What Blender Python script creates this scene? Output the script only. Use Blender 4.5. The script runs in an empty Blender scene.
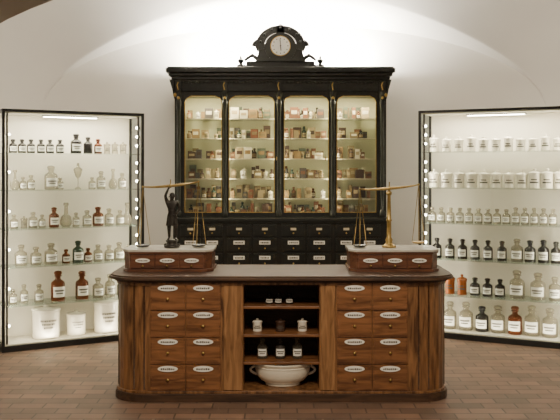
import bpy, math, random
from mathutils import Vector, Matrix
random.seed(11)
F=800.0; HC=1.68; HY=170.0
scene=bpy.context.scene
COL=scene.collection
# ------------------------------------------------------------ materials
def new(name):
    m=bpy.data.materials.new(name); m.use_nodes=True
    nt=m.node_tree; b=nt.nodes['Principled BSDF']
    return m,nt,b
def mat(name,col,rough=0.5,metal=0.0,var=0.0,vscale=8,bump=0.0,bscale=60,emit=0,coat=0):
    m,nt,b=new(name)
    b.inputs['Base Color'].default_value=(*col,1)
    b.inputs['Roughness'].default_value=rough
    b.inputs['Metallic'].default_value=metal
    if coat: b.inputs['Coat Weight'].default_value=coat
    tc=nt.nodes.new('ShaderNodeTexCoord')
    if var>0:
        n=nt.nodes.new('ShaderNodeTexNoise'); n.inputs['Scale'].default_value=vscale; n.inputs['Detail'].default_value=5
        nt.links.new(tc.outputs['Object'],n.inputs['Vector'])
        r=nt.nodes.new('ShaderNodeValToRGB')
        r.color_ramp.elements[0].position=0.3; r.color_ramp.elements[1].position=0.7
        r.color_ramp.elements[0].color=(*[c*(1-var) for c in col],1)
        r.color_ramp.elements[1].color=(*[min(1,c*(1+var)) for c in col],1)
        nt.links.new(n.outputs['Fac'],r.inputs['Fac']); nt.links.new(r.outputs['Color'],b.inputs['Base Color'])
    if bump>0:
        n=nt.nodes.new('ShaderNodeTexNoise'); n.inputs['Scale'].default_value=bscale
        nt.links.new(tc.outputs['Object'],n.inputs['Vector'])
        bp=nt.nodes.new('ShaderNodeBump'); bp.inputs['Strength'].default_value=bump; bp.inputs['Distance'].default_value=0.01
        nt.links.new(n.outputs['Fac'],bp.inputs['Height']); nt.links.new(bp.outputs['Normal'],b.inputs['Normal'])
    if emit:
        b.inputs['Emission Color'].default_value=(*col,1); b.inputs['Emission Strength'].default_value=emit
    return m
def wood(name,c1,c2,vertical=True,rough=0.35):
    m,nt,b=new(name); b.inputs['Roughness'].default_value=rough
    tc=nt.nodes.new('ShaderNodeTexCoord'); mp=nt.nodes.new('ShaderNodeMapping')
    mp.inputs['Scale'].default_value=(14,14,1.6) if vertical else (1.6,14,14)
    nt.links.new(tc.outputs['Object'],mp.inputs['Vector'])
    n=nt.nodes.new('ShaderNodeTexNoise'); n.inputs['Scale'].default_value=2.2; n.inputs['Detail'].default_value=8; n.inputs['Distortion'].default_value=0.8
    nt.links.new(mp.outputs['Vector'],n.inputs['Vector'])
    r=nt.nodes.new('ShaderNodeValToRGB'); r.color_ramp.elements[0].position=0.34; r.color_ramp.elements[1].position=0.64
    r.color_ramp.elements[0].color=(*c1,1); r.color_ramp.elements[1].color=(*c2,1)
    nt.links.new(n.outputs['Fac'],r.inputs['Fac']); nt.links.new(r.outputs['Color'],b.inputs['Base Color'])
    bp=nt.nodes.new('ShaderNodeBump'); bp.inputs['Strength'].default_value=0.15; bp.inputs['Distance'].default_value=0.003
    nt.links.new(n.outputs['Fac'],bp.inputs['Height']); nt.links.new(bp.outputs['Normal'],b.inputs['Normal'])
    return m
def glass(name,tint=(1,1,1),solid=(0.8,0.85,0.82),base=0.06,edge=0.6,rough=0.05):
    m,nt,b=new(name)
    b.inputs['Base Color'].default_value=(*solid,1); b.inputs['Roughness'].default_value=rough
    t=nt.nodes.new('ShaderNodeBsdfTransparent'); t.inputs['Color'].default_value=(*tint,1)
    lw=nt.nodes.new('ShaderNodeLayerWeight'); lw.inputs['Blend'].default_value=0.35
    mr=nt.nodes.new('ShaderNodeMapRange'); mr.inputs['To Min'].default_value=base; mr.inputs['To Max'].default_value=edge
    mx=nt.nodes.new('ShaderNodeMixShader')
    nt.links.new(lw.outputs['Facing'],mr.inputs['Value']); nt.links.new(mr.outputs['Result'],mx.inputs['Fac'])
    nt.links.new(t.outputs[0],mx.inputs[1]); nt.links.new(b.outputs[0],mx.inputs[2])
    nt.links.new(mx.outputs[0],nt.nodes['Material Output'].inputs['Surface'])
    return m
def pane(name,base=0.03):
    m,nt,b=new(name)
    t=nt.nodes.new('ShaderNodeBsdfTransparent'); t.inputs['Color'].default_value=(0.97,0.985,0.975,1)
    g=nt.nodes.new('ShaderNodeBsdfGlossy'); g.inputs['Roughness'].default_value=0.02
    mx=nt.nodes.new('ShaderNodeMixShader'); mx.inputs['Fac'].default_value=base
    nt.links.new(t.outputs[0],mx.inputs[1]); nt.links.new(g.outputs[0],mx.inputs[2])
    nt.links.new(mx.outputs[0],nt.nodes['Material Output'].inputs['Surface'])
    return m
M={}
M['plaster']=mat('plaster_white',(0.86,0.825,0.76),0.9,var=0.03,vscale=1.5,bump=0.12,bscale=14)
M['plaster_shade']=mat('plaster_shaded',(0.36,0.32,0.265),0.9,var=0.05,vscale=2,bump=0.12,bscale=14)  # front arch plaster: shade of its unlit side is put into the colour
M['black']=mat('ebonised_wood',(0.009,0.010,0.008),0.38,var=0.3,vscale=20,bump=0.05)
M['blackp']=mat('ebonised_panel',(0.018,0.020,0.016),0.3,var=0.3,vscale=20)
M['gold']=mat('gilt',(0.50,0.33,0.10),0.4,metal=0.7,var=0.2,vscale=30)
M['brass']=mat('aged_brass',(0.38,0.26,0.09),0.33,metal=0.85,var=0.2,vscale=40)
M['bronze']=mat('dark_bronze',(0.035,0.03,0.026),0.38,metal=0.6,var=0.3,vscale=60)
M['walnut']=wood('walnut_vertical',(0.075,0.032,0.013),(0.27,0.128,0.052))
M['walnutL']=wood('walnut_light',(0.15,0.07,0.028),(0.36,0.185,0.08))
M['walnutH']=wood('walnut_drawer',(0.105,0.043,0.018),(0.26,0.112,0.046),False)
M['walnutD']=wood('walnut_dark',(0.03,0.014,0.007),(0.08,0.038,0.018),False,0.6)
M['redwood']=wood('mahogany',(0.06,0.022,0.011),(0.16,0.06,0.028),False,0.35)
M['marble']=mat('marble',(0.50,0.47,0.41),0.3,var=0.12,vscale=9)
M['label']=mat('enamel_label',(0.85,0.83,0.76),0.35)
M['ink']=mat('label_ink',(0.08,0.07,0.06),0.6)
M['porcelain']=mat('porcelain',(0.80,0.74,0.62),0.25,coat=0.3)
M['white']=mat('case_white',(0.80,0.75,0.64),0.7)
M['frame']=mat('case_black_metal',(0.012,0.012,0.012),0.45)
M['pane']=pane('case_glass')
M['shelf']=glass('shelf_glass',(0.96,0.98,0.96),(0.26,0.33,0.28),0.08,0.65)
M['clear']=glass('clear_bottle',(0.88,0.86,0.80),(0.30,0.27,0.21),0.16,0.85)
M['amber']=glass('amber_bottle',(0.55,0.22,0.07),(0.14,0.04,0.011),0.6,0.95,0.12)
M['dark']=mat('dark_bottle',(0.014,0.012,0.012),0.12)
M['green']=mat('green_bottle',(0.03,0.05,0.035),0.12)
M['copper']=mat('orange_glass',(0.30,0.085,0.022),0.2)
M['bulb']=mat('halogen_bulb',(1,0.93,0.75),0.5,emit=60)
M['chrome']=mat('dark_rail',(0.10,0.095,0.09),0.4,metal=0.6)
M['interior']=mat('cabinet_interior',(0.52,0.49,0.32),0.7,var=0.06,vscale=3)
M['clockface']=mat('clock_face',(0.85,0.84,0.8),0.4)
pk=[(0.25,0.15,0.055),(0.14,0.055,0.022),(0.36,0.27,0.14),(0.05,0.022,0.012),(0.18,0.125,0.055),(0.07,0.085,0.055),(0.17,0.055,0.022),(0.62,0.54,0.38),(0.055,0.045,0.038)]
for i,c in enumerate(pk): M['p%d'%i]=mat('package_%d'%i,c,0.6)
m,nt,b=new('brick_floor'); b.inputs['Roughness'].default_value=0.55
tc=nt.nodes.new('ShaderNodeTexCoord'); mp=nt.nodes.new('ShaderNodeMapping')
nt.links.new(tc.outputs['Object'],mp.inputs['Vector'])
br=nt.nodes.new('ShaderNodeTexBrick'); br.inputs['Scale'].default_value=1.0
br.inputs['Brick Width'].default_value=0.24; br.inputs['Row Height'].default_value=0.12; br.inputs['Mortar Size'].default_value=0.006
br.inputs['Color1'].default_value=(0.21,0.125,0.085,1); br.inputs['Color2'].default_value=(0.125,0.078,0.056,1); br.inputs['Mortar'].default_value=(0.07,0.05,0.038,1)
br.inputs['Mortar Smooth'].default_value=0.3
nt.links.new(mp.outputs['Vector'],br.inputs['Vector'])
no=nt.nodes.new('ShaderNodeTexNoise'); no.inputs['Scale'].default_value=5; no.inputs['Detail'].default_value=6
nt.links.new(tc.outputs['Object'],no.inputs['Vector'])
mi=nt.nodes.new('ShaderNodeMix'); mi.data_type='RGBA'; mi.blend_type='OVERLAY'; mi.inputs['Factor'].default_value=0.4
nt.links.new(br.outputs['Color'],mi.inputs['A']); nt.links.new(no.outputs['Fac'],mi.inputs['B'])
nt.links.new(mi.outputs['Result'],b.inputs['Base Color'])
bp=nt.nodes.new('ShaderNodeBump'); bp.inputs['Strength'].default_value=0.5; bp.inputs['Distance'].default_value=0.008; bp.invert=True
nt.links.new(br.outputs['Fac'],bp.inputs['Height']); nt.links.new(bp.outputs['Normal'],b.inputs['Normal'])
M['floor']=m
# ------------------------------------------------------------ mesh builder
class MB:
    def __init__(s): s.v=[]; s.f=[]; s.mi=[]; s.sm=[]; s.mats=[]
    def m(s,k):
        if k not in s.mats: s.mats.append(k)
        return s.mats.index(k)
    def add(s,vs,fs,k,smooth=False):
        o=len(s.v); s.v+= [tuple(v) for v in vs]; i=s.m(k)
        for f in fs: s.f.append([o+a for a in f]); s.mi.append(i); s.sm.append(smooth)
    def box(s,x0,x1,y0,y1,z0,z1,k):
        vs=[(x0,y0,z0),(x1,y0,z0),(x1,y1,z0),(x0,y1,z0),(x0,y0,z1),(x1,y0,z1),(x1,y1,z1),(x0,y1,z1)]
        s.add(vs,[(0,3,2,1),(4,5,6,7),(0,1,5,4),(1,2,6,5),(2,3,7,6),(3,0,4,7)],k)
    def prism(s,poly,z0,z1,k):
        n=len(poly); vs=[(x,y,z0) for x,y in poly]+[(x,y,z1) for x,y in poly]
        s.add(vs,[tuple(range(n))[::-1],tuple(range(n,2*n))]+[(i,(i+1)%n,n+(i+1)%n,n+i) for i in range(n)],k)
    def xz(s,poly,y0,y1,k):
        n=len(poly); vs=[(x,y0,z) for x,z in poly]+[(x,y1,z) for x,z in poly]
        s.add(vs,[tuple(range(n)),tuple(range(n,2*n))[::-1]]+[((i+1)%n,i,n+i,n+(i+1)%n) for i in range(n)],k)
    def oval(s,cx,cz,rx,rz,y0,y1,k,n=20,p=1.0):
        s.xz([(cx+rx*math.cos(2*math.pi*i/n),cz+rz*math.sin(2*math.pi*i/n)) for i in range(n)],y0,y1,k)
    def lathe(s,cx,cy,cz,prof,k,n=16,sx=1,sy=1):
        vs=[];fs=[]
        for r,z in prof:
            for i in range(n):
                a=2*math.pi*i/n; vs.append((cx+sx*r*math.cos(a),cy+sy*r*math.sin(a),cz+z))
        for j in range(len(prof)-1):
            for i in range(n): fs.append((j*n+i,j*n+(i+1)%n,(j+1)*n+(i+1)%n,(j+1)*n+i))
        fs.append(tuple(range(n))[::-1]); fs.append(tuple((len(prof)-1)*n+i for i in range(n)))
        s.add(vs,fs,k,True)
    def tube(s,pts,r,k,n=8):
        pts=[Vector(p) for p in pts]; vs=[];fs=[]
        for j,p in enumerate(pts):
            t=(pts[min(j+1,len(pts)-1)]-pts[max(j-1,0)]).normalized()
            u=t.cross(Vector((0.3,0.9,0.11))).normalized(); w=t.cross(u)
            rr=r[j] if isinstance(r,(list,tuple)) else r
            for i in range(n):
                a=2*math.pi*i/n; vs.append(p+u*rr*math.cos(a)+w*rr*math.sin(a))
        for j in range(len(pts)-1):
            for i in range(n): fs.append((j*n+i,j*n+(i+1)%n,(j+1)*n+(i+1)%n,(j+1)*n+i))
        fs.append(tuple(range(n))); fs.append(tuple((len(pts)-1)*n+i for i in range(n))[::-1])
        s.add(vs,fs,k,True)
    def sphere(s,c,r,k,n=12):
        pr=[(max(1e-4,r*math.sin(math.pi*j/8)),-r*math.cos(math.pi*j/8)) for j in range(9)]
        s.lathe(c[0],c[1],c[2],pr,k,n)
    def patch(s,cx,cy,r,a0,a1,z0,z1,k,n=6):
        vs=[];fs=[]
        for i in range(n+1):
            a=a0+(a1-a0)*i/n
            vs.append((cx+r*math.cos(a),cy+r*math.sin(a),z0)); vs.append((cx+r*math.cos(a),cy+r*math.sin(a),z1))
        for i in range(n): fs.append((2*i,2*i+2,2*i+3,2*i+1))
        s.add(vs,fs,k,True)
    def build(s,name,parent=None,bevel=0,loc=(0,0,0),rot=0):
        me=bpy.data.meshes.new(name); me.from_pydata(s.v,[],s.f)
        for k in s.mats: me.materials.append(M[k])
        for p,i,sm in zip(me.polygons,s.mi,s.sm): p.material_index=i; p.use_smooth=sm
        me.update()
        o=bpy.data.objects.new(name,me); COL.objects.link(o)
        o.location=loc; o.rotation_euler=(0,0,rot)
        if parent: o.parent=parent
        if bevel:
            bm=o.modifiers.new('bevel','BEVEL'); bm.width=bevel; bm.segments=2; bm.limit_method='ANGLE'; bm.angle_limit=math.radians(40)
        return o
def empty(name,loc=(0,0,0),rot=0):
    o=bpy.data.objects.new(name,None); COL.objects.link(o); o.location=loc; o.rotation_euler=(0,0,rot); o.empty_display_size=0.1
    return o
def area(name,loc,target,sx,sy,power,col=(1,0.9,0.74),parent=None):
    l=bpy.data.lights.new(name,'AREA'); l.shape='RECTANGLE'; l.size=sx; l.size_y=sy; l.energy=power; l.color=col
    o=bpy.data.objects.new(name,l); COL.objects.link(o); o.location=loc
    d=Vector(target)-Vector(loc); o.rotation_euler=d.to_track_quat('-Z','Y').to_euler()
    if parent: o.parent=parent
    return o
def X(px,Y): return (px-280)*Y/F
def words(b,x0,x1,y,zc,h,k='ink'):
    x=x0
    while x<x1:
        w=random.uniform(0.5,0.9)*h
        b.box(x,min(x+w,x1),y,y+0.0015,zc-h/2,zc+h/2*random.uniform(0.5,1),k); x+=w+h*0.28
# ------------------------------------------------------------ bottle kinds
FR=-math.pi/2
def lab(b,x,y,z,r,h0,h1,half=0.9,k='label'):
    b.patch(x,y,r*1.03,FR-half,FR+half,z+h0,z+h1,k)
    mz=(h0+h1)/2; hh=(h1-h0)
    b.patch(x,y,r*1.06,FR-half*0.75,FR+half*0.75,z+mz+hh*0.05,z+mz+hh*0.2,'ink',4)
    b.patch(x,y,r*1.06,FR-half*0.55,FR+half*0.55,z+mz-hh*0.2,z+mz-hh*0.08,'ink',4)
def bottle(b,x,y,z,h,r,k,label=True,stop=None):
    pr=[(r*0.93,0),(r,0.03*h),(r,0.56*h),(r*0.92,0.62*h),(r*0.6,0.68*h),(r*0.4,0.71*h),(r*0.38,0.8*h),(r*0.55,0.81*h),(r*0.55,0.84*h)]
    b.lathe(x,y,z,pr,k,14)
    b.lathe(x,y,z,[(r*0.33,0.84*h),(r*0.55,0.88*h),(r*0.6,0.93*h),(r*0.45,0.98*h),(r*0.05,h)],stop or k,12)
    if label: lab(b,x,y,z,r,0.14*h,0.48*h,0.9,label if isinstance(label,str) else 'label')
def jar(b,x,y,z,h,r,k='porcelain',label=True):
    pr=[(r*0.9,0),(r*0.95,0.03*h),(r*0.9,0.1*h),(r*0.92,0.62*h),(r,0.68*h),(r*0.98,0.72*h)]
    b.lathe(x,y,z,pr,k,16)
    b.lathe(x,y,z,[(r*1.04,0.72*h),(r*1.06,0.77*h),(r*0.8,0.83*h),(r*0.25,0.87*h),(r*0.2,0.9*h),(r*0.32,0.95*h),(r*0.2,h)],k,16)
    if label:
        b.patch(x,y,r*0.97,FR-0.8,FR+0.8,z+0.26*h,z+0.34*h,'ink'); b.patch(x,y,r*0.97,FR-0.55,FR+0.55,z+0.41*h,z+0.47*h,'ink')
def crock(b,x,y,z,h,r,k='porcelain'):
    b.lathe(x,y,z,[(r*0.93,0),(r*0.97,0.02*h),(r*0.97,0.74*h),(r,0.76*h),(r,0.79*h)],k,28)
    b.lathe(x,y,z,[(r*1.03,0.79*h),(r*1.04,0.84*h),(r*0.9,0.87*h),(r*0.25,0.89*h),(r*0.14,0.92*h),(r*0.22,0.96*h),(r*0.14,h)],k,28)
    for zz,wd in ((0.50,0.62),(0.40,0.5),(0.30,0.36)):
        a=-wd
        while a<wd:
            w=random.uniform(0.05,0.11); b.patch(x,y,r*0.985,FR+a,FR+min(a+w,wd),z+zz*h,z+(zz+0.055)*h,'ink',1); a+=w+0.04
def flask(b,x,y,z,h,r,k='clear'):
    b.lathe(x,y,z,[(r*0.6,0),(r*0.95,0.1*h),(r,0.25*h),(r*0.8,0.42*h),(r*0.35,0.52*h),(r*0.28,0.86*h),(r*0.45,0.9*h),(r*0.4,h)],k,14)
def goblet(b,x,y,z,h,r,k='clear'):
    b.lathe(x,y,z,[(r*0.7,0),(r*0.7,0.03*h),(r*0.12,0.1*h),(r*0.12,0.4*h),(r*0.6,0.5*h),(r,0.75*h),(r*0.95,0.78*h),(r*0.3,0.86*h),(r*0.25,h)],k,14)
# ------------------------------------------------------------ room
YB=9.0; XW=4.0; YF=-1.5
b=MB(); b.box(-XW,XW,YF,YB,-0.1,0,'floor'); b.build('floor')
b=MB(); b.box(-XW-0.15,XW+0.15,YB,YB+0.15,-0.1,4.6,'plaster'); b.build('wall_back')
b=MB(); b.box(-XW-0.15,-XW,YF,YB,-0.1,4.6,'plaster'); b.build('wall_left')
b=MB(); b.box(XW,XW+0.15,YF,YB,-0.1,4.6,'plaster'); b.build('wall_right')
def hx(y):
    c=5.2; t=(y-c)/3.8
    if t<0: t=0
    return 2.38+1.95*math.sqrt(max(0,1-t*t))
def hy(x,y):
    g=min(YB-y,4.0)
    t=(x-0.16)/(2.82+0.10*g)
    return 2.36+(0.95+0.30*g)*math.sqrt(max(0,1-t*t))
nx=240; ys=[YF+ (4-YF)*i/20 for i in range(20)]+[4+5.0*math.sin(math.pi/2*i/200) for i in range(201)]
vs=[];fs=[]
for y in ys:
    for i in range(nx+1):
        x=-XW+2*XW*i/nx; vs.append((x,y,max(hx(y),hy(x,y))))
for j in range(len(ys)-1):
    for i in range(nx): a=j*(nx+1)+i; fs.append((a,a+nx+1,a+nx+2,a+1))
b=MB(); b.add(vs,fs,'plaster',True); b.build('ceiling')
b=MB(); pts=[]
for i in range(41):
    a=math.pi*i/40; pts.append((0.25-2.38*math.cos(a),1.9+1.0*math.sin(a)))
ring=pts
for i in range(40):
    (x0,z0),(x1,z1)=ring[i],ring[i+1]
    b.xz([(x0,z0),(x1,z1),(x1,4.1),(x0,4.1)],4.2,4.6,'plaster_shade')
b.box(-XW+0.005,-2.13,4.2,4.6,0.001,4.1,'plaster_shade'); b.box(2.63,XW-0.005,4.2,4.6,0.001,4.1,'plaster_shade')
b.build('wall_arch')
# ------------------------------------------------------------ main cabinet
cab=empty('apothecary_cabinet',(0.005,8.35,0))
W=1.105
b=MB()
b.box(-W,-W+0.04,0.02,0.5,1.19,2.52,'black'); b.box(W-0.04,W,0.02,0.5,1.19,2.52,'black')
b.box(-W,W,0.48,0.52,0,2.52,'black')
b.box(-W,W,0.02,0.5,2.47,2.55,'black')
b.box(-W,W,-0.12,0.5,0.06,1.15,'black'); b.box(-W-0.03,W+0.03,-0.15,0.52,0,0.1,'black')
b.box(-W-0.02,W+0.02,-0.15,0.52,1.15,1.185,'black')
b.box(-W-0.01,W+0.01,-0.13,0.52,1.13,1.15,'blackp')
b.box(-W,W,-0.02,0.52,2.50,2.60,'black')
b.box(-W-0.01,W+0.01,-0.03,0.52,2.60,2.62,'blackp')
b.box(-W-0.03,W+0.03,-0.05,0.53,2.62,2.655,'black')
b.box(-W-0.055,W+0.055,-0.075,0.54,2.655,2.69,'black')
b.box(-W-0.08,W+0.08,-0.10,0.55,2.69,2.735,'black')
b.box(-W-0.065,W+0.065,-0.085,0.54,2.735,2.75,'blackp')
for i in range(56):
    x=-W+0.02+i*(2*W-0.04)/55; b.box(x-0.01,x+0.01,-0.045,-0.02,2.585,2.605,'blackp')
b.build('carcass',cab,0.004)
b=MB(); b.box(-W+0.04,W-0.04,0.46,0.478,1.19,2.47,'interior'); b.box(-W+0.04,-W+0.05,0.06,0.46,1.19,2.47,'interior'); b.box(W-0.05,W-0.04,0.06,0.46,1.19,2.47,'interior')
b.box(-W+0.05,W-0.05,0.06,0.46,1.187,1.2,'interior')
b.build('interior_lining',cab)
doors=[(-1.0,-0.61,1),(-0.54,-0.06,0),(0.035,0.505,0),(0.585,1.0,1)]
b=MB(); g=MB()
bounds=[(-W,-0.577),(-0.577,-0.015),(-0.015,0.543),(0.543,W)]
z0,z1=1.235,2.455
for (x0,x1,o),(bx0,bx1) in zip(doors,bounds):
    b.box(bx0+0.002,x0,-0.005,0.03,1.19,2.5,'black'); b.box(x1,bx1-0.002,-0.005,0.03,1.19,2.5,'black')
    b.box(x0,x1,-0.005,0.03,1.19,z0,'black'); b.box(x0,x1,-0.005,0.03,z1,2.5,'black')
    c=0.075
    def corner(cx,sg):
        pts=[(cx,z1),(cx,z1-c)]
        for i in range(1,6):
            a=math.pi/2*i/6; pts.append((cx+sg*c*(1-math.cos(a))*0.9,z1-c+c*math.sin(a)*0.9))
        pts.append((cx+sg*c,z1))
        if sg<0: pts=pts[::-1]
        b.xz(pts,-0.004,0.028,'black')
    corner(x0,1); corner(x1,-1)
    t=0.007
    b.box(x0,x0+t,-0.009,0,z0,z1-c,'gold'); b.box(x1-t,x1,-0.009,0,z0,z1-c,'gold')
    b.box(x0,x1,-0.009,0,z0,z0+t,'gold'); b.box(x0+c,x1-c,-0.009,0,z1-t,z1,'gold')
    b.tube([(x0,-0.004,z1-c),(x0+c*0.3,-0.004,z1-c*0.35),(x0+c,-0.004,z1)],0.004,'gold',6)
    b.tube([(x1,-0.004,z1-c),(x1-c*0.3,-0.004,z1-c*0.35),(x1-c,-0.004,z1)],0.004,'gold',6)
    g.box(x0,x1,0.012,0.016,z0,z1,'pane')
for x in (-0.575,-0.04,0.47):
    b.oval(x,1.80,0.007,0.02,-0.012,-0.004,'gold'); b.sphere((x,-0.018,1.80),0.008,'gold',8)
b.build('doors',cab,0.002); g.build('door_glass',cab)
b=MB()
for x in (-1.06,-0.58,-0.015,0.545,1.06):
    b.lathe(x,-0.02,1.19,[(0.03,0),(0.03,0.05),(0.018,0.08),(0.021,0.3),(0.019,1.1),(0.026,1.16),(0.028,1.2),(0.02,1.22),(0.032,1.26),(0.034,1.3)],'blackp',12)
    b.sphere((x,-0.045,2.43),0.016,'gold',8)
    b.box(x-0.03,x+0.03,-0.05,0.0,2.49,2.6,'black')
    b.tube([(x,-0.056,2.59),(x-0.012,-0.06,2.56),(x,-0.056,2.51)],0.006,'gold',6)
for sx in (-1,1):
    b.xz([(sx*W,2.62),(sx*(W+0.05),2.62),(sx*(W+0.02),2.52),(sx*(W+0.0),2.42)][::-sx],-0.04,0.04,'black')
    b.sphere((sx*(W-0.01),-0.03,2.46),0.022,'gold',8)
b.build('pilasters',cab,0.002)
b=MB()
cols=[(-1.03,-0.82),(-0.80,-0.60),(-0.55,-0.30),(-0.28,-0.04),(0.01,0.255),(0.275,0.52),(0.57,0.78),(0.80,1.03)]
rows=[(1.0,1.12),(0.845,0.98),(0.69,0.825),(0.535,0.67),(0.38,0.515),(0.15,0.36)]
for (x0,x1) in cols:
    for ri,(a,c) in enumerate(rows):
        b.box(x0,x1,-0.135,-0.11,a,c,'blackp')
        b.box(x0+0.012,x1-0.012,-0.14,-0.13,a+0.012,c-0.012,'black')
        cx=(x0+x1)/2; w=0.055 if ri else 0.042
        if ri:
            b.box(cx-w*1.05,cx+w*1.05,-0.146,-0.139,c-0.064,c-0.026,'label'); words(b,cx-w*.8,cx+w*.8,-0.1475,c-0.045,0.016)
        else:
            b.box(cx-w*.7,cx+w*.7,-0.146,-0.139,c-0.058,c-0.034,'p7')
        b.sphere((cx,-0.155,a+0.032),0.009,'gold',8)
b.build('drawers',cab)
b=MB(); SZ=[1.20,1.38,1.59,1.80,2.015,2.225]
for z in SZ[1:]: b.box(-W+0.05,W-0.05,0.10,0.46,z-0.008,z,'shelf')
for z in SZ[1:]: b.box(-W+0.05,W-0.05,0.092,0.1,z-0.010,z,'p7')
for x in (-0.577,-0.015,0.543): b.box(x-0.012,x+0.012,0.06,0.46,1.2,2.47,'interior')
b.build('shelves',cab)
b=MB()
for (x0,x1,o) in doors:
    for si,z in enumerate(SZ):
        for row,(ya,yb) in enumerate(((0.15,0.22),(0.32,0.38))):
            x=x0-0.01+random.uniform(0,0.03)
            while x<x1-0.03:
                kind=random.random(); w=random.uniform(0.03,0.09); h=random.uniform(0.06,0.125)+0.02*row; y=random.uniform(ya,yb)
                if x+w>x1: break
                k='p%d'%random.choice([0,1,2,3,4,5,6,7,8,1,3,2,0,4,3,1])
                if kind<0.62:
                    b.box(x,x+w,y-0.02,y+0.03,z+0.001,z+h,k)
                    if w>0.035: b.box(x+w*.15,x+w*.85,y-0.0215,y-0.02,z+h*.4,z+h*.72,random.choice(['p7','p0','p2','p3','p4','p1']))
                elif kind<0.88:
                    w=min(w,0.05); h=max(h,0.085); bottle(b,x+w/2,y,z+0.001,h,w/2,random.choice(['amber','dark','p1','p3','green','p4']),random.choice(['p7','p2','p0']))
                else:
                    w=min(w,0.055); jar(b,x+w/2,y,z+0.001,h*0.8,w/2,random.choice(['porcelain','p2','p7']),True)
                x+=w+random.choice([0.004,0.008,0.015,0.05,0.09])
b.build('medicine_packages',cab)
# pediment with clock
b=MB(); zc=2.745
b.box(-0.46,0.46,0.05,0.2,zc,zc+0.04,'black'); b.box(-0.36,0.36,0.06,0.19,zc+0.04,zc+0.08,'black')
b.box(-0.26,0.26,0.04,0.2,zc+0.075,zc+0.11,'blackp')
for sx in (-1,1):
    pts=[(sx*0.12,zc+0.10),(sx*0.25,zc+0.10),(sx*0.24,zc+0.16),(sx*0.22,zc+0.21),(sx*0.17,zc+0.26),(sx*0.12,zc+0.26)]
    b.xz(pts[::sx],0.07,0.18,'black')
    sp=[]
    for i in range(22):
        t=i/21; a=math.pi*2.6*t; r=0.065*(1-t*0.8)
        sp.append((sx*(0.222)+sx*r*math.cos(a),0.12,zc+0.245+r*math.sin(a)))
    b.tube(sp,0.022,'black',8)
    b.tube([(sx*0.25,0.12,zc+0.115),(sx*0.30,0.12,zc+0.15),(sx*0.34,0.12,zc+0.125),(sx*0.38,0.12,zc+0.095)],[0.024,0.022,0.018,0.014],'black',8)
    b.lathe(sx*0.42,0.12,zc+0.035,[(0.035,0),(0.035,0.012),(0.014,0.025),(0.034,0.05),(0.034,0.065),(0.014,0.08),(0.012,0.1),(0.002,0.115)],'black',12)
N=24
out=[];inn=[]
for i in range(N+1):
    a=math.pi*(-0.08)+math.pi*1.16*i/N
    out.append((0.26*math.cos(a),zc+0.245+0.212*math.sin(a))); inn.append((0.17*math.cos(a),zc+0.245+0.138*math.sin(a)))
for i in range(N): b.xz([inn[i],out[i],out[i+1],inn[i+1]],0.06,0.18,'black')
b.oval(0,zc+0.225,0.165,0.15,0.045,0.19,'black',32)
b.box(-0.04,0.04,0.06,0.18,zc+0.35,zc+0.45,'black')
b.lathe(0,0.12,zc+0.445,[(0.065,0),(0.05,0.012),(0.02,0.03),(0.004,0.04)],'black',12)
for i in range(7):
    a=math.pi*(i+0.5)/7; b.sphere((0.215*math.cos(a),0.055,zc+0.245+0.18*math.sin(a)),0.014,'blackp',8)
b.build('clock_pediment',cab,0.003)
b=MB(); cz=zc+0.235
b.oval(0,cz,0.106,0.106,0.03,0.05,'gold',32); b.oval(0,cz,0.098,0.098,0.024,0.04,'clockface',32)
for i in range(12):
    a=math.pi*i/6; b.xz([(0.078*math.cos(a)-.005,cz+0.078*math.sin(a)-.005),(0.078*math.cos(a)+.005,cz+0.078*math.sin(a)-.005),(0.078*math.cos(a)+.005,cz+0.078*math.sin(a)+.005),(0.078*math.cos(a)-.005,cz+0.078*math.sin(a)+.005)],0.021,0.025,'ink')
b.tube([(0,0.019,cz),(0.005,0.019,cz-0.05)],0.005,'ink',6); b.tube([(0,0.019,cz),(-0.005,0.019,cz+0.07)],0.004,'ink',6); b.sphere((0,0.019,cz),0.008,'ink',8)
b.build('clock',cab)
WI=(1,0.88,0.58)
for (x0,x1,o) in doors:
    area('bay_lamp',((x0+x1)/2,0.10,2.455),((x0+x1)/2,0.26,1.2),x1-x0-0.05,0.04,10,WI,cab)
for x in (-0.577,-0.015,0.543):
    area('strip_lamp',(x-0.02,0.06,1.83),(x-0.25,0.4,1.83),0.03,1.1,4.6,WI,cab); area('strip_lamp',(x+0.02,0.06,1.83),(x+0.25,0.4,1.83),0.03,1.1,4.6,WI,cab)
up=MB(); up.box(-0.95,0.95,0.36,0.46,2.752,2.79,'frame'); up.box(-0.93,0.93,0.375,0.445,2.789,2.793,'white'); up.build('uplight_housing',cab)
area('cornice_uplight',(0.0,0.34,2.81),(0,0.55,3.18),1.9,0.06,380,(1,0.945,0.84),cab)
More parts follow.
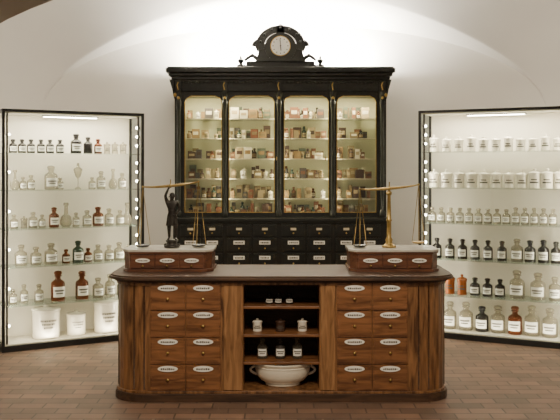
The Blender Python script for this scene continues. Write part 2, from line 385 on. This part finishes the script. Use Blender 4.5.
# ------------------------------------------------------------ display cases
def case(O,ang,w,H,rowz,name='display_case'):
    e=empty(name,(O[0],O[1],0),ang); D=0.42; t=0.026
    b=MB()
    b.box(0,w,0,D,0.0,0.055,'frame'); b.box(0,w,0,D,H-0.025,H,'frame')
    for x in (0,w-t):
        b.box(x,x+t,0,t,0.055,H-0.025,'frame'); b.box(x,x+t,D-t,D,0.055,H-0.025,'frame')
    b.build('frame',e,0.002)
    b=MB(); b.box(t,w-t,D-0.015,D-0.005,0.055,H-0.025,'white'); b.box(t,w-t,0.02,D-0.015,0.055,0.066,'white'); b.box(t,w-t,0.03,D-0.015,H-0.035,H-0.025,'white'); b.build('back_panel',e)
    b=MB(); b.box(t,w-t,0.008,0.014,0.055,H-0.025,'pane'); b.box(0.008,0.014,t,D-t,0.055,H-0.025,'pane'); b.box(w-0.014,w-0.008,t,D-t,0.055,H-0.025,'pane'); b.build('glass_panels',e)
    b=MB()
    for z in rowz[:-1]: b.box(t,w-t,0.05,D-0.02,z-0.008,z,'shelf')
    b.build('glass_shelves',e)
    b=MB()
    for x in (0.05,w-0.05):
        b.box(x-0.009,x+0.009,0.034,0.046,0.055,H-0.025,'chrome')
        for z in rowz:
            for dz in ((0.08,0.17,0.26) if x>w/2 and O[0]<0 or x<w/2 and O[0]>0 else (0.17,)):
                b.lathe(x,0.03,z+dz-0.012,[(0.012,0),(0.015,0.008),(0.015,0.016),(0.012,0.024)],'chrome',10)
                b.sphere((x+(0.016 if x<w/2 else -0.016),0.035,z+dz),0.012,'bulb',10)
    b.build('spot_lamps',e)
    b=MB(); b.box(w*0.3,w*0.7,0.20,0.23,H-0.05,H-0.036,'chrome'); b.box(w*0.31,w*0.69,0.203,0.227,H-0.054,H-0.05,'bulb'); b.build('tube_lamp',e)
    LC=(1,0.88,0.66)
    area('case_lamp',(w/2,0.10,H-0.04),(w/2,0.3,0.2),w-0.2,0.08,19,LC,e)
    for x,s in ((0.07,1),(w-0.07,-1)):
        area('post_lamp',(x,0.06,H/2+0.02),(x+s*0.5,0.32,H/2+0.02),0.03,H-0.3,10,LC,e)
    area('base_lamp',(w/2,0.05,0.09),(w/2,0.25,0.5),w-0.2,0.03,4,LC,e)
    return e
def local(px,O,ang,d):
    ux,uy=math.cos(ang),math.sin(ang); nx_,ny_=-math.sin(ang),math.cos(ang)
    s=(px-280)/F; ax=O[0]+d*nx_; ay=O[1]+d*ny_
    u=(s*ay-ax)/(ux-s*uy); return u, ay+u*uy
AL=math.atan2(0.66,1.21); OL=(-2.55,7.34)
RZL=[1.84,1.49,1.125,0.77,0.41,0.066]
caseL=case(OL,AL,1.36,2.245,RZL)
AR=-math.radians(26); OR=(1.40,8.10)
RZR=[1.865,1.50,1.145,0.78,0.42,0.066]
caseR=case(OR,AR,1.46,2.28,RZR,'display_case')
def group(case_o,O,ang,specs,d=0.2):
    groups={}
    for (nm,fn,row,px,hp,wp,k,lb) in specs:
        rz=(RZL if O[0]<0 else RZR)[row]
        u,Y=local(px,O,ang,d); s=Y/F
        gb=groups.setdefault(nm,MB())
        h=hp*s; r=wp*s/2
        if fn=='b': bottle(gb,u,d,rz+0.001,h,r,k,lb)
        elif fn=='j': jar(gb,u,d,rz+0.001,h,r,k,lb)
        elif fn=='f': flask(gb,u,d,rz+0.001,h,r,k)
        elif fn=='g': goblet(gb,u,d,rz+0.001,h,r,k)
        elif fn=='c': crock(gb,u,d,rz+0.001,h,r,k)
    for nm,gb in groups.items():
        gb.build(nm,case_o)
S=[]
K='black_glass_bottles';C='clear_glass_bottles';A='amber_glass_bottles';P='porcelain_jars'
for i,px in enumerate([13,22,31,41,50,60]): S.append((K,'b',0,px,14,8,'dark',True))
S+= [(K,'b',0,76,20,11,'dark',True),(K,'b',0,88,17,9,'dark',False),(K,'b',0,98,15,8,'amber',True)]
for px in (107,115,123): S.append((C,'j',0,px,12,7,'clear',True))
for px,h,w,f in [(15,20,9,'f'),(23,13,7,'b'),(31,15,8,'b'),(51,24,13,'b'),(60,12,7,'b'),(78,26,9,'g'),(92,12,7,'b'),(101,18,9,'b'),(113,20,9,'f'),(122,16,8,'b')]: S.append((C,f,1,px,h,w,'clear',f=='b'))
for px,h,w,f,k in [(14,14,8,'b','clear'),(24,12,7,'j','clear'),(33,16,9,'b','clear'),(42,13,7,'b','clear'),(54,20,10,'b','amber'),(66,24,12,'f','clear'),(76,14,7,'b','clear'),(87,16,9,'b','clear'),(98,19,11,'b','amber'),(109,17,9,'b','clear'),(120,15,8,'b','clear'),(127,22,10,'f','clear')]: S.append((A if k=='amber' else C,f,2,px,h,w,k,f!='f'))
for px,h,w,k in [(21,21,12,'clear'),(36,18,11,'clear'),(51,21,13,'clear'),(66,14,8,'amber'),(78,22,11,'green'),(88,14,8,'amber'),(98,17,9,'clear'),(109,16,9,'clear'),(119,18,10,'clear'),(128,15,8,'clear')]: S.append((C if k=='clear' else A,'b',3,px,h,w,k,True))
for px,h,w,k in [(13,15,8,'clear'),(24,19,8,'clear'),(39,18,9,'clear'),(58,30,14,'amber'),(82,28,13,'amber'),(98,20,11,'clear'),(110,23,10,'clear'),(122,18,10,'clear')]: S.append((C if k=='clear' else A,'b',4,px,h,w,k,True))
for px,h,w in [(46,34,27),(76,25,19),(106,36,24)]: S.append((P,'c',5,px,h,w,'porcelain',True))
group(caseL,OL,AL,S)
S=[]
for i in range(11): S.append((P,'j',0,434+i*12.4,15 if i%3 else 17,9.5,'porcelain',True))
for i in range(11): S.append((P,'j',1,434+i*12.6,18 if i<8 else 20,11 if i<8 else 12,'porcelain',True))
for i in range(14): S.append((C,'b',2,432+i*9.3,15 if i<9 else 17,8,'clear',True))
for px in (437,450,462.5,475,488,502): S.append((K,'b',3,px,20,9.5,'dark',True))
S+=[(C,'b',3,517,23,12,'clear',True),(K,'b',3,530,22,11,'dark',True),(K,'b',3,543.5,23,11,'dark',True),(K,'b',3,556,22,10,'dark',True)]
S+=[(A,'j',4,436,17,9,'copper',True),(A,'j',4,450,20,10,'copper',True),(A,'j',4,462,20,10,'copper',True)]
for px in (475,487.5,500): S.append((K,'b',4,px,18,10,'dark',True))
S+=[(C,'b',4,517,28,15,'clear',True),(C,'b',4,538,27,15,'clear',True),(C,'b',4,555,24,12,'clear',True)]
for px,h,w,k in [(436,18,9,'clear'),(450,27,13,'clear'),(466,28,14,'clear'),(482,25,13,'dark'),(498,27,14,'clear'),(515,28,14,'amber'),(532,30,15,'clear'),(550,29,15,'clear')]: S.append((C if k=='clear' else (A if k=='amber' else K),'b',5,px,h,w,k,True))
group(caseR,OR,AR,S)
# ------------------------------------------------------------ counter
ct=empty('apothecary_counter',(0.01,5.8,0))
XE=1.215
b=MB()
def foot(o,x1=XE,d=0.65,inner=0.2756):
    pts=[(inner,0.0-o)]
    cx=x1-0.22+o*0.4
    pts.append((cx,-o))
    for i in range(1,6):
        a=math.pi/2*i/6; pts.append((cx+ (0.22+o*0.6)*math.sin(a), -o+0.20*(1-math.cos(a))))
    pts.append((x1+o,0.20-o*0.2)); pts.append((x1+o,d)); pts.append((inner,d))
    return pts
def mir(p): return [(-x,y) for x,y in p][::-1]
for fn in (lambda p:p, mir):
    b.prism(fn(foot(0)),0.075,0.862,'walnut')
    b.prism(fn(foot(0.012)),0.842,0.865,'walnut')
b.build('pedestals',ct,0.003)
b=MB()
def fullpoly(o,d=0.65):
    r=foot(o,d=d,inner=0)[1:-1]; l=mir(foot(o,d=d,inner=0))[1:-1]
    return r+l
b.prism(fullpoly(0.02),0,0.06,'walnutD'); b.prism(fullpoly(0.012),0.06,0.078,'walnut')
b.prism(fullpoly(0.025,0.66),0.865,0.885,'walnutD'); b.prism(fullpoly(0.06,0.68),0.885,0.905,'walnutD'); b.prism(fullpoly(0.05,0.67),0.905,0.916,'walnutD')
b.build('top_and_plinth',ct,0.003)
b=MB()
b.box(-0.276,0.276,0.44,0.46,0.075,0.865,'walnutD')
for z in (0.684,0.478,0.277): b.box(-0.276,0.276,0.04,0.44,z-0.018,z,'walnutH')
b.box(-0.276,0.276,0.0,0.44,0.0,0.08,'walnut')
b.box(-0.276,0.276,0.0,0.03,0.845,0.865,'walnut')
b.build('open_shelves',ct,0.002)
b=MB()
def dr(x0,x1,z0,z1):
    b.box(x0+0.004,x1-0.004,-0.014,0.0,z0+0.004,z1-0.004,'walnutH')
    b.box(x0+0.014,x1-0.014,-0.018,-0.012,z0+0.014,z1-0.014,'walnutH')
    cx=(x0+x1)/2
    b.oval(cx,z1-0.032,0.073,0.021,-0.025,-0.017,'label',24)
    words(b,cx-0.05,cx+0.05,-0.0262,z1-0.032,0.014)
    b.lathe(cx,-0.03,(z0+z1)/2-0.012,[(0.008,-0.008),(0.012,0),(0.008,0.008)],'brass',10)
zr=[0.08,0.275,0.47,0.664,0.858]
for xs in ((-0.95,-0.692,-0.437),(0.40,0.657,0.915)):
    for a,c in zip(xs[:-1],xs[1:]):
        for k in range(4): dr(a,c,zr[k],zr[k+1])
b.build('drawers',ct,0.002)
b=MB()
for sx in (-1,1):
    x0,x1=sorted((sx*0.287,sx*0.418 if sx<0 else 0.388)); b.box(x0,x1,-0.008,0,0.085,0.855,'walnutL')
for sx in (-1,1):
    for a in (0.0,0.35,1.35):
        cx=sx*(XE-0.22+0.22*math.sin(a)); cy=0.2*(1-math.cos(a))
        b.tube([(cx,cy,0.09),(cx,cy,0.84)],0.006,'walnutD',6)
b.build('stile_panels',ct,0.002)
b=MB(); yy=0.17
for px,h,w,k in [(268,9,8,'dark'),(277,9,8,'dark'),(288,9,8,'dark')]: bottle(b,X(px,5.97),yy,0.685,h/134*1.1,w/134/2,k,True)
for px,k in [(256,'porcelain'),(279,'p3'),(301,'porcelain')]: jar(b,X(px,5.97),yy,0.479,0.095,0.037,k,True)
for px,k in [(261,'clear'),(279,'p8'),(296,'clear')]: bottle(b,X(px,5.97),yy,0.278,0.155,0.038,k,True)
b.build('shelf_jars',ct)
b=MB()
tp=[(0.125,0),(0.132,0.012),(0.125,0.02),(0.165,0.04),(0.193,0.075),(0.205,0.12),(0.207,0.155),(0.224,0.165),(0.224,0.174),(0.198,0.168),(0.19,0.12),(0.13,0.05),(0.01,0.03)]
b.lathe(0,0,0,tp,'porcelain',40,1,0.7)
b.lathe(0,0,0,[(0.205,0.135),(0.211,0.139),(0.206,0.143)],'porcelain',40,1,0.7)
for sx in (-1,1):
    pts=[(sx*(0.192+0.05*math.sin(math.pi*i/10)),0,0.075+0.07*i/10) for i in range(11)]; b.tube(pts,0.01,'porcelain',8)
b.build('porcelain_tureen',None,0,(0.02,5.975,0.081))
# ------------------------------------------------------------ scale boxes
def scalebox(cx,name='scale_cabinet'):
    e=empty(name,(cx,6.0,0.917)); b=MB(); w=0.33
    def pl(o,y0=0,d=0.35):
        return [(-w-o+0.05,-o),(w+o-0.05,-o),(w+o,0.06-o*0.4),(w+o,d+o),(-w-o,d+o),(-w-o,0.06-o*0.4)]
    b.prism(pl(0.01),0,0.02,'redwood'); b.prism(pl(0),0.02,0.14,'redwood'); b.prism(pl(0.008),0.135,0.148,'redwood')
    for i in range(3):
        x0=-0.27+i*0.183; b.box(x0,x0+0.174,-0.01,0,0.028,0.128,'redwood')
        b.oval(x0+0.087,0.085,0.055,0.016,-0.018,-0.009,'label',20); words(b,x0+0.05,x0+0.125,-0.0195,0.085,0.011)
        b.sphere((x0+0.087,-0.018,0.045),0.009,'brass',8)
    b.build('drawer_box',e,0.003)
    b=MB(); b.prism(pl(0.012),0.148,0.166,'marble'); b.build('marble_top',e,0.003)
    return e
scalebox(-0.845); scalebox(0.86)
TOP=0.917+0.166
# ------------------------------------------------------------ balances
def pan(b,x,y,zt,zb,r,k='brass',wk='brass'):
    b.lathe(x,y,zb,[(r*0.2,0),(r*0.75,0.004),(r,0.015),(r*0.97,0.017),(r*0.7,0.008),(r*0.1,0.006)],k,20)
    for i in range(3):
        a=2*math.pi*i/3+0.4; b.tube([(x,y,zt),(x+r*math.cos(a),y+r*math.sin(a),zb+0.015)],0.0024,wk,5)
    b.sphere((x,y,zt),0.009,wk,8)
def beam(b,x,y,z,L,tilt,k='brass'):
    pts=[];rs=[]
    for i in range(13):
        t=-1+i/6; pts.append((x+t*L,y,z+tilt*t+0.012*abs(t)**3)); rs.append(0.012-0.006*abs(t))
    b.tube(pts,rs,k,8)
    b.tube([(x,y,z-0.005),(x,y,z+0.05)],0.005,k,6); b.sphere((x,y-0.006,z),0.016,k,10)
    return (x-L,y,z-tilt+0.012),(x+L,y,z+tilt+0.012)
Yb=6.17
e=empty('column_balance',(0,0,0)); b=MB(); cx=X(389,Yb)
b.lathe(cx,Yb,TOP,[(0.055,0),(0.055,0.012),(0.038,0.022),(0.024,0.04),(0.03,0.06),(0.018,0.08),(0.017,0.2),(0.024,0.21),(0.017,0.22),(0.013,0.40),(0.022,0.41),(0.022,0.425),(0.008,0.44),(0.005,0.475)],'brass',16)
zb=TOP+0.455
l,r=beam(b,cx,Yb-0.02,zb,0.225,0.018)
pan(b,l[0],l[1],l[2],TOP+0.004,0.055,'bronze'); pan(b,r[0],r[1],r[2],TOP+0.03,0.055,'brass')
b.build('balance_mechanism',e)
e=empty('figurine_balance',(0,0,0)); b=MB(); cx=X(172,Yb)
b.lathe(cx,Yb,TOP,[(0.06,0),(0.062,0.014),(0.045,0.022),(0.04,0.04),(0.048,0.048),(0.048,0.058)],'bronze',20)
for i in range(6):
    a=math.pi*i/3; b.sphere((cx+0.05*math.cos(a),Yb+0.05*math.sin(a),TOP+0.018),0.014,'bronze',8)
b.build('pedestal',e)
b=MB(); zb=TOP+0.475
l,r=beam(b,cx-0.01,Yb-0.005,zb,0.215,0.02)
pan(b,l[0],l[1],l[2],TOP+0.004,0.06,'bronze'); pan(b,r[0],r[1],r[2],TOP+0.006,0.06,'bronze')
b.build('beam_and_pans',e)
z0=TOP+0.055; H=0.37
J={'pel':(0,0,0.52),'waist':(0.005,0,0.60),'chest':(0,0,0.72),'neckb':(0,0,0.815),'neck':(0,-0.003,0.85),'head':(0.005,-0.012,0.905),'crown':(0.005,-0.008,0.965),
'hipL':(0.055,0,0.50),'kneeL':(0.075,-0.04,0.28),'ankL':(0.08,0.0,0.05),'toeL':(0.095,-0.09,0.02),
'hipR':(-0.055,0,0.50),'kneeR':(-0.06,-0.005,0.28),'ankR':(-0.06,0.02,0.05),'toeR':(-0.08,-0.07,0.02),
'shL':(0.105,0,0.795),'elL':(0.155,0.03,0.65),'wrL':(0.10,-0.06,0.56),'haL':(0.075,-0.07,0.55),
'shR':(-0.105,0,0.80),'elR':(-0.135,-0.04,0.93),'wrR':(-0.07,-0.02,1.08),'haR':(-0.04,-0.015,1.115)}
R={'pel':.085,'waist':.068,'chest':.095,'neckb':.055,'neck':.036,'head':.058,'crown':.045,'hipL':.062,'kneeL':.045,'ankL':.026,'toeL':.02,'hipR':.062,'kneeR':.045,'ankR':.026,'toeR':.02,
'shL':.045,'elL':.032,'wrL':.022,'haL':.022,'shR':.045,'elR':.032,'wrR':.022,'haR':.022}
E=[('pel','waist'),('waist','chest'),('chest','neckb'),('neckb','neck'),('neck','head'),('head','crown'),('pel','hipL'),('hipL','kneeL'),('kneeL','ankL'),('ankL','toeL'),('pel','hipR'),('hipR','kneeR'),('kneeR','ankR'),('ankR','toeR'),
('chest','shL'),('shL','elL'),('elL','wrL'),('wrL','haL'),('chest','shR'),('shR','elR'),('elR','wrR'),('wrR','haR')]
def skin(name,J,E,R,root,parent,loc,s,mt):
    names=list(J); me=bpy.data.meshes.new(name); me.from_pydata([tuple(c*s for c in J[n]) for n in names],[(names.index(a),names.index(c)) for a,c in E],[])
    o=bpy.data.objects.new(name,me); COL.objects.link(o); o.location=loc; o.parent=parent
    md=o.modifiers.new('skin','SKIN'); md.use_smooth_shade=True
    for i,n in enumerate(names):
        sv=me.skin_vertices[0].data[i]; sv.radius=(R[n]*s,R[n]*s); sv.use_root=(n==root)
    sb=o.modifiers.new('sub','SUBSURF'); sb.levels=2; sb.render_levels=2
    me.materials.append(mt); return o
skin('figure',J,E,R,'pel',e,(cx,Yb,z0),H,M['bronze'])
for hn,dirv in (('haL',(-1,-0.3,-0.2)),('haR',(0.5,0.2,1))):
    h=Vector(J[hn])*H; d=Vector(dirv).normalized(); sd=d.cross(Vector((0,1,0.2))).normalized()
    b=MB()
    for i in range(5):
        off=sd*(i-2)*0.0028; L=[0.010,0.014,0.016,0.014,0.011][i]; p=Vector((cx,Yb,z0))+h+off
        if i==0: p2=p+d*0.004-sd*0.008
        else: p2=p+d*L
        b.tube([p,(p+p2)/2+Vector((0,-0.001,0)),p2+Vector((0,-0.003,0))],[0.0018,0.0016,0.001],'bronze',6)
    b.build('fingers',e)
b=MB(); 
b.lathe(cx,Yb,z0,[(0.043,0.115),(0.047,0.12),(0.040,0.16),(0.030,0.20),(0.029,0.225),(0.033,0.235)],'bronze',18,1,0.85)
for i in range(9):
    a=2*math.pi*i/9; b.tube([(cx+0.044*math.cos(a),Yb+0.038*math.sin(a),z0+0.113),(cx+0.03*math.cos(a),Yb+0.026*math.sin(a),z0+0.2)],0.005,'bronze',6)
b.sphere((cx+0.002,Yb+0.003,z0+0.347),0.022,'bronze',12)
b.tube([(cx,Yb-0.026,z0+0.342),(cx,Yb-0.032,z0+0.333),(cx,Yb-0.026,z0+0.331)],0.003,'bronze',6)
b.tube([(cx-.006,Yb-0.026,z0+0.322),(cx+.006,Yb-0.026,z0+0.322)],0.002,'bronze',6)
for sx in (-1,1): b.sphere((cx+sx*0.008,Yb-0.023,z0+0.34),0.0032,'bronze',6); b.sphere((cx+sx*0.0225,Yb,z0+0.335),0.005,'bronze',6)
b.build('tunic_and_head_details',e)
# ------------------------------------------------------------ room lights
area('room_fill',(-0.6,6.4,3.75),(0,7.5,1.5),1.2,1.2,22,(1,0.88,0.70))  # added fill above the view, brightens the back of the room
area('room_fill',(0,2.6,3.6),(0,5.9,0.6),1.6,1.0,140,(1,0.86,0.66))  # added fill out of view, brightens the counter; no fixture
area('vault_fill',(-3.3,7.9,2.0),(-2.2,8.4,3.6),0.3,0.3,9,(1,0.9,0.76))  # pair of unseen fills added to brighten the vault sides
area('vault_fill',(3.4,7.9,2.0),(2.2,8.4,3.6),0.3,0.3,9,(1,0.9,0.76))
w=bpy.data.worlds.new('world'); scene.world=w; w.use_nodes=True
w.node_tree.nodes['Background'].inputs['Color'].default_value=(0.95,0.82,0.66,1); w.node_tree.nodes['Background'].inputs['Strength'].default_value=0.3
# ------------------------------------------------------------ camera
c=bpy.data.cameras.new('camera'); c.sensor_width=36; c.lens=36*F/560; c.shift_y=-40/560
o=bpy.data.objects.new('camera',c); COL.objects.link(o); o.location=(0,0,HC); o.rotation_euler=(math.radians(90),0,0)
scene.camera=o
